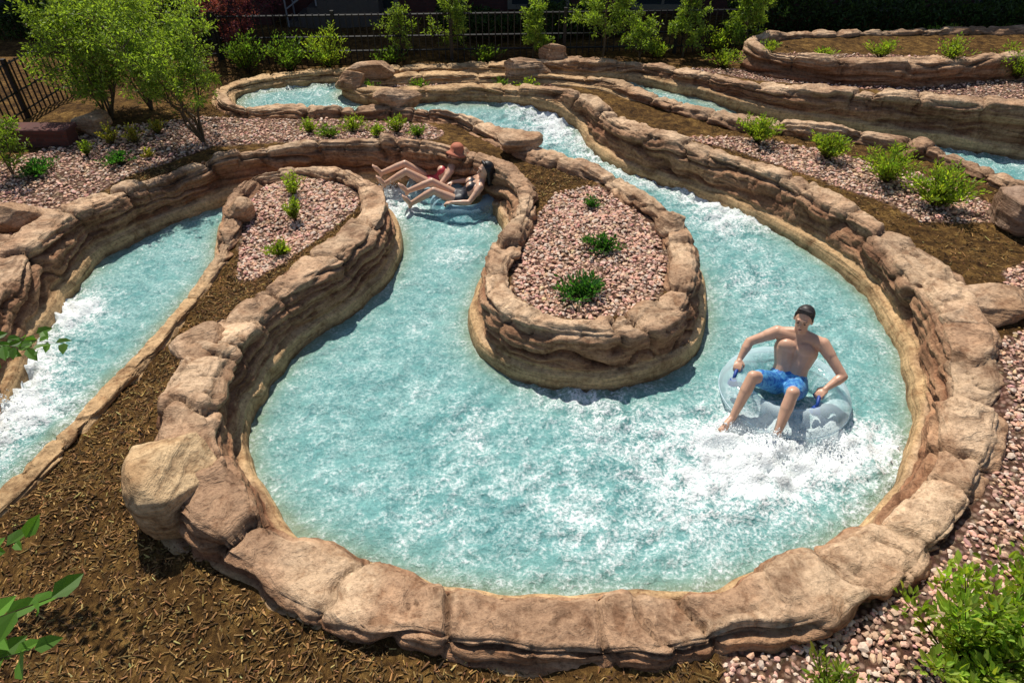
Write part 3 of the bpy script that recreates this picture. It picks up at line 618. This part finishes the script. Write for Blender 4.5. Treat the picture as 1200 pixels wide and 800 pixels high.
def person(name,c,F,J,skin,hairc,female=False,longhair=False):
    root=empty(name);F=nz([F[0],F[1],0]);Lf=np.array([-F[1],F[0],0]);U=np.array([0,0,1.])
    W=lambda t:np.asarray(c)+F*t[0]+Lf*t[1]+U*t[2]
    J={k:W(v) if len(v)==3 and not k.startswith('_') else v for k,v in J.items()}
    b=Body();g=.9 if female else 1.
    pe,ch,ne,he=J['pelvis'],J['chest'],J['neck'],J['head']
    su=nz(ne-pe);sl=nz(J['shL']-J['shR']);sf=nz(np.cross(sl,su))
    wst=(pe+ch)/2;wr_=.094 if not female else .070
    for sg in(-1,1):
        b.cap(pe+sl*sg*.065,wst+sl*sg*.058*g,.10,wr_*g);b.cap(wst+sl*sg*.058*g,ch+sl*sg*.088*g,wr_*g,.108*g)
        b.ell(ch+sl*sg*.078*g+sf*(.072)+su*(.03 if not female else .0),(.085*g,.045 if not female else .065,.065),sl,sf,su)
        if not female:b.ell(ch-su*.15+sl*sg*.035+sf*.068,(.035,.028,.10),sl,sf,su)
    b.cap(J['shR']+sl*.03,J['shL']-sl*.03,.062*g,.062*g);b.cap(ch+su*.03,ne,.09*g,.056*g);b.cap(ne,he-su*.03,.054*g,.056*g)
    for k,sg in(('L',1),('R',-1)):
        sh_,el,wr,ha=J['sh'+k],J['el'+k],J['wr'+k],J['ha'+k]
        ag=.82 if female else 1.
        b.cap(ne,sh_,.045*g,.052*g);b.cap(sh_,el,.056*ag,.042*ag);b.cap(sh_,sh_+(el-sh_)*.35,.062*ag,.056*ag)
        b.cap(el,el+(wr-el)*.35,.043*ag,.045*ag);b.cap(el+(wr-el)*.3,wr,.044*ag,.027*ag)
        d=nz(ha-wr);pn=nz(-U+d*np.dot(U,d));sd=np.cross(d,pn)
        b.ell(wr+d*.05,(.047,.04,.016),d,sd,pn);b.cap(wr,wr+d*.03,.026*ag,.026*ag)
        for i,(o,ll) in enumerate(((-.032,.9),(-.011,1.05),(.011,1.),(.031,.8))):
            p0=wr+d*.085+sd*o;p1=p0+(d*.030+pn*.012)*ll;p2=p1+(pn*.026+d*.004)*ll;p3=p2+(-d*.016+pn*.010)*ll
            b.cap(wr+d*.05+sd*o*.8,p0,.011,.010,8);b.cap(p0,p1,.010,.009,8);b.cap(p1,p2,.009,.0085,8);b.cap(p2,p3,.0085,.008,8)
        th=sd*(-1 if np.dot(sd,(J['shL']+J['shR'])/2-wr)<0 else 1)
        q0=wr+d*.028+th*.028;q1=q0+d*.025+th*.025+pn*.012;q2=q1+d*.022+pn*.018-th*.004
        b.cap(q0,q1,.013,.011,8);b.cap(q1,q2,.011,.009,8)
        hp,kn,an,to=J['hip'+k],J['kn'+k],J['an'+k],J['to'+k];lg=.9 if female else 1.
        b.cap(hp,kn,.088*lg,.054*lg);b.cap(kn,kn+(an-kn)*.35,.053*lg,.056*lg);b.cap(kn+(an-kn)*.3,an,.055*lg,.033);fd_=nz(to-an)
        b.cap(an,an+fd_*.10,.032,.034);b.cap(an+fd_*.08,to,.034,.022);b.cap(an,an-nz(kn-an)*.03-fd_*.03,.032,.028)
        fs=nz(np.cross(fd_,U))
        for i,o in enumerate((-.028,-.013,0,.013,.026)): b.cap(to+fs*o-fd_*.02,to+fs*o+fd_*.025,.011,.009,8)
    hf=nz(J['_look'][0]*F+J['_look'][1]*Lf+J['_look'][2]*U);hl=nz(np.cross(U,hf));hu=np.cross(hf,hl)
    b.ell(he+hu*.02-hf*.01,(.076,.093,.10),hl,hf,hu);b.ell(he-hu*.045+hf*.025,(.056,.062,.068),hl,hf,hu)
    b.ell(he-hu*.095+hf*.06,(.028,.024,.022),hl,hf,hu)
    b.cap(he+hf*.085+hu*.015,he+hf*.108-hu*.022,.010,.014,8);b.cap(he+hf*.078+hl*.035+hu*.032,he+hf*.078-hl*.035+hu*.032,.013,.013,8)
    b.cap(he+hf*.082-hu*.052-hl*.016,he+hf*.082-hu*.052+hl*.016,.010,.010,8)
    for sg in(-1,1):b.ell(he+hl*sg*.078-hu*.005-hf*.01,(.010,.020,.032),hl,hf,hu)
    b.done("body",skin,.0065,root,4)
    e=Body()
    for sg in(-1,1):e.ell(he+hf*.083+hl*sg*.030+hu*.010,(.010,.007,.005),hl,hf,hu,10);e.cap(he+hf*.090+hl*sg*.018+hu*.036,he+hf*.084+hl*sg*.043+hu*.036,.004,.003,6)
    mk("eyes_and_brows",np.vstack(e.V),e.F,plain("eye_dark",(.03,.02,.02),.2),parent=root)
    e=Body();e.ell(he+hf*.090-hu*.053,(.022,.006,.006),hl,hf,hu,10);mk("mouth",np.vstack(e.V),e.F,plain("lips",(.35,.12,.10),.4),parent=root)
    h=Body();h.ell(he+hu*.047-hf*.028,(.083,.092,.088),hl,hf,hu);h.ell(he-hf*.05,(.076,.062,.085),hl,hf,hu)
    h.cap(he+hu*.112+hf*.03-hl*.045,he+hu*.112+hf*.035+hl*.045,.022,.018)
    for sg in(-1,1):h.cap(he+hl*sg*.072+hu*.06+hf*.01,he+hl*sg*.077+hf*.005+hu*.01,.014,.008)
    if longhair:
        h.cap(he-hf*.07,he-hf*.10-hu*.16,.075,.06);h.cap(he-hf*.10-hu*.14,he-hf*.09-hu*.27,.06,.03)
        for sg in(-1,1):h.cap(he+hl*sg*.07+hu*.02-hf*.02,he+hl*sg*.075-hu*.14-hf*.04,.035,.03)
    h.done("hair",plain(name+"_hair",hairc,.5,tuple(x*.4 for x in hairc),60),.008,root,2)
    return root,J,su,sl,sf
cM=P(916,466,.0);Fm=(-.45,-.89)
J=dict(pelvis=(-.06,0,.15),chest=(-.20,-.01,.43),neck=(-.265,-.02,.595),head=(-.26,-.03,.735),
 shL=(-.245,.19,.545),shR=(-.245,-.21,.545),elL=(-.10,.43,.36),elR=(-.15,-.42,.42),wrL=(.03,.33,.29),wrR=(-.02,-.455,.29),haL=(.12,.28,.255),haR=(.08,-.45,.265),
 hipL=(-.02,.09,.14),hipR=(-.02,-.09,.14),knL=(.36,.06,.385),knR=(.31,-.29,.40),anL=(.60,.04,.06),anR=(.54,-.35,.07),toL=(.73,.03,-.01),toR=(.67,-.40,.01),_look=(.95,-.10,-.02))
skm=skinmat("man_skin",(.66,.38,.25));root,Jm,su,sl,sf=person("man",cM,Fm,J,skm,(.03,.022,.018))
s=Body()
for k,sg in(('L',1),('R',-1)):
    hp,kn=Jm['hip'+k],Jm['kn'+k];s.cap(hp,hp+(kn-hp)*.72,.108,.083);s.cap(Jm['pelvis']+sl*sg*.06+su*.06,hp,.107,.11)
s.cap(Jm['pelvis']+su*.05-sl*.06,Jm['pelvis']+su*.05+sl*.06,.108,.108)
s.done("swim_shorts",plain("blue_shorts",(.02,.14,.45),.6,(.10,.36,.62),18),.010,root,2)
def vinyl(name,tint,al,tc_=(.93,.98,.99)):
    m,nt,b,o=newmat(name);b.inputs["Base Color"].default_value=(*tint,1);b.inputs["Roughness"].default_value=.06
    tc=nt.nodes.new("ShaderNodeTexCoord");bump(nt,noise(nt,tc.outputs["Object"],9,2).outputs[0],b,.35,.02)
    tr=nt.nodes.new("ShaderNodeBsdfTransparent");tr.inputs[0].default_value=(*tc_,1)
    lw=nt.nodes.new("ShaderNodeLayerWeight");lw.inputs[0].default_value=.4
    f=mth(nt,'ADD',mth(nt,'MULTIPLY',lw.outputs["Facing"],.65),al,True)
    mx=nt.nodes.new("ShaderNodeMixShader");L(nt,f,mx.inputs[0]);L(nt,tr.outputs[0],mx.inputs[1]);L(nt,b.outputs[0],mx.inputs[2]);L(nt,mx.outputs[0],o.inputs[0]);return m
def torus(R,r,c,k=64,q=20,wr=.012,nw=26):
    a=np.arange(k*2)*math.pi/k;b=np.arange(q)*2*math.pi/q;A,B=np.meshgrid(a,b,indexing='ij')
    rr=r-wr*np.exp(-(np.minimum(np.cos(B),0)+1)**2/.2)*(.5+.5*np.cos(A*nw))
    V=np.stack([(R+rr*np.cos(B))*np.cos(A),(R+rr*np.cos(B))*np.sin(A),rr*np.sin(B)],2).reshape(-1,3)+np.asarray(c)
    n=2*k;F=[[i*q+j,((i+1)%n)*q+j,((i+1)%n)*q+(j+1)%q,i*q+(j+1)%q] for i in range(n) for j in range(q)];return V,F
VC=vinyl("clear_vinyl",(.72,.87,.92),.13);VB=vinyl("pale_blue_vinyl",(.48,.76,.92),.16,(.85,.95,.99))
BL=plain("blue_webbing",(.01,.06,.32),.5);SM=plain("vinyl_seam",(.55,.70,.78),.3)
tb=empty("inner_tube");V,Fc=torus(.44,.15,cM+np.array([0,0,.075]));mk("ring",V,Fc,VC,parent=tb)
seam=MB();F3=nz([Fm[0],Fm[1],0]);L3=np.array([-F3[1],F3[0],0])
aa=np.linspace(0,2*math.pi,65)
seam.tube(np.stack([cM[0]+.592*np.cos(aa),cM[1]+.592*np.sin(aa),0*aa+.075],1),.004,(1,1,1),6)
seam.obj("seam",SM,smooth=True,parent=tb)
for (f,l) in((.12,.29),(.08,-.45)):
    cc_=cM+F3*f+L3*l-np.array([0,0,.045]);a0=cc_-F3*.11;a1=cc_+F3*.11
    m=MB();m.tube(np.array([a0+[0,0,.235],a0+F3*.03+[0,0,.275],cc_+[0,0,.285],a1-F3*.03+[0,0,.275],a1+[0,0,.235]]),[.014,.016,.018,.016,.014],(1,1,1),8)
    m.obj("handle",BL,smooth=True,parent=tb)
    m=MB()
    for e_ in(a0,a1): m.tube(np.array([e_+[0,0,.20],e_+[0,0,.25]]),[.05,.03],(1,1,1),12)
    m.obj("handle_patch",BL,parent=tb)
cW=P(527,233,0.);FW=(-.97,-.08)
sw=skinmat("woman_skin",(.66,.40,.27))
def wj(f0,l0,kz,sp):
    q=lambda f,l,z:(f+f0,l+l0,z)
    return dict(pelvis=q(0,0,.14),chest=q(-.20,0,.29),neck=q(-.32,0,.41),head=q(-.36,0,.53),shL=q(-.28,.155,.37),shR=q(-.28,-.155,.37),
     elL=q(-.12,.32,.24),elR=q(-.14,-.30,.26),wrL=q(.10,.30,.24),wrR=q(.08,-.27,.26),haL=q(.18,.27,.22),haR=q(.16,-.24,.25),
     hipL=q(.03,.08,.14),hipR=q(.03,-.08,.14),knL=q(.34,.08+sp,kz+.06),knR=q(.36,-.07,kz+.10),anL=q(.66,.08+sp,kz-.12),anR=q(.70,-.05,kz-.02),toL=q(.74,.09+sp,kz-.01),toR=q(.79,-.05,kz+.08),_look=(.9,.3,.1))
for i,(f0,l0,hc,su_c,lh,kz,sp) in enumerate((( .24,-.26,(.20,.05,.02),(.50,.04,.06),True,.30,.02),(-.14,.28,(.015,.01,.01),(.02,.02,.03),True,.27,.04))):
    r_,Jw,su,sl,sf=person("woman",cW,FW,wj(f0,l0,kz,sp),sw,hc,True,longhair=lh)
    s=Body();s.cap(Jw['pelvis']-sl*.07,Jw['pelvis']+sl*.07,.110,.110)
    for k in'LR':s.cap(Jw['hip'+k],Jw['hip'+k]+(Jw['kn'+k]-Jw['hip'+k])*.08,.092,.088)
    ms=(Jw['pelvis']+Jw['chest'])/2
    for sg in(-1,1):
        s.ell(Jw['chest']+sl*sg*.07+sf*.065,(.085,.07,.07),sl,sf,su);s.cap(Jw['pelvis']+sl*sg*.055,ms+sl*sg*.05,.10,.075);s.cap(ms+sl*sg*.05,Jw['chest']+sl*sg*.06,.075,.102)
    s.done("swimsuit",plain("swimsuit_%d"%i,su_c,.5),.01,r_,2)
    if i==0:
        hd=Jw['head'];a=np.arange(0,2*math.pi,2*math.pi/28)
        prof=[(.0,.165),(.06,.16),(.088,.13),(.095,.075),(.12,.06),(.145,.05),(.165,.035),(.145,.042),(.10,.05)]
        V=np.array([(hd[0]+.02+r0*math.cos(t_),hd[1]+r0*math.sin(t_),hd[2]+z0+.02*math.sin(2*t_)*(r0>.1)) for r0,z0 in prof for t_ in a]);n_=len(a)
        Fh=[[k_*n_+j,k_*n_+(j+1)%n_,(k_+1)*n_+(j+1)%n_,(k_+1)*n_+j] for k_ in range(len(prof)-1) for j in range(n_)]
        mk("sun_hat",V,Fh,plain("red_straw",(.50,.16,.08),.8,(.38,.11,.06),80),parent=r_)
t2=empty("double_inner_tube")
F3=nz([FW[0],FW[1],0]);L3=np.array([-F3[1],F3[0],0])
for f,l in((.14,-.27),(-.20,.28)):
    V,Fc=torus(.34,.13,cW+F3*f+L3*l+np.array([0,0,.06]));mk("ring",V,Fc,VB,parent=t2)
# ---------- splash droplets ----------
def splash(u,v,rad,h,n,seed):
    r=np.random.default_rng(seed);c=P(u,v,0);q=np.zeros((n,3));a=r.uniform(0,2*math.pi,n);d=np.abs(r.normal(0,rad,n));q[:,0]=c[0]+np.cos(a)*d;q[:,1]=c[1]+np.sin(a)*d*.6;q[:,2]=.02+np.abs(r.normal(0,h,n))*np.exp(-(d/rad)**2*.5)
    s_=r.gamma(2,.0017,n)+.0015;A=IV[None]*s_[:,None,None]+q[:,None];return A.reshape(-1,3)
A=np.vstack([splash(905,520,.22,.06,1300,1),splash(965,524,.3,.04,900,2),splash(455,230,.25,.09,1000,3),splash(10,480,.3,.08,700,4),splash(855,505,.2,.04,300,5),splash(575,240,.15,.05,200,6)])
n=len(A)//12;WD,nt,b,o=newmat("water_drops");b.inputs["Base Color"].default_value=(.82,.87,.88,1);b.inputs["Roughness"].default_value=.15
mk("water_splash",A,(np.arange(n)[:,None,None]*12+IF[None]).reshape(-1,3),WD)
# ---------- light / sky / camera ----------
EL=math.radians(56);AZ=math.radians(-20)
w=bpy.data.worlds.new("World");sc.world=w;w.use_nodes=True;nt=w.node_tree
sk=nt.nodes.new("ShaderNodeTexSky");sk.sky_type='NISHITA';sk.sun_disc=False;sk.sun_elevation=EL;sk.sun_rotation=AZ;bg=nt.nodes["Background"];bg.inputs[1].default_value=.09
nt.links.new(sk.outputs[0],bg.inputs[0])
sd_=Vector((-math.sin(AZ)*math.cos(EL),-math.cos(AZ)*math.cos(EL),-math.sin(EL)))
l=bpy.data.lights.new("sun",'SUN');l.energy=5;l.angle=math.radians(.5);l.color=(1,.94,.84);lo_=bpy.data.objects.new("sun",l);lo_.rotation_euler=sd_.to_track_quat('-Z','Y').to_euler();sc.collection.objects.link(lo_)
cam=bpy.data.cameras.new("camera");cam.lens=24;cam.sensor_width=36;cam.clip_end=2000;co=bpy.data.objects.new("camera",cam);co.location=(0,0,H);co.rotation_euler=(math.pi/2-PT,0,0);sc.collection.objects.link(co);sc.camera=co
sc.view_settings.view_transform='Standard';sc.view_settings.look='None';sc.view_settings.exposure=0
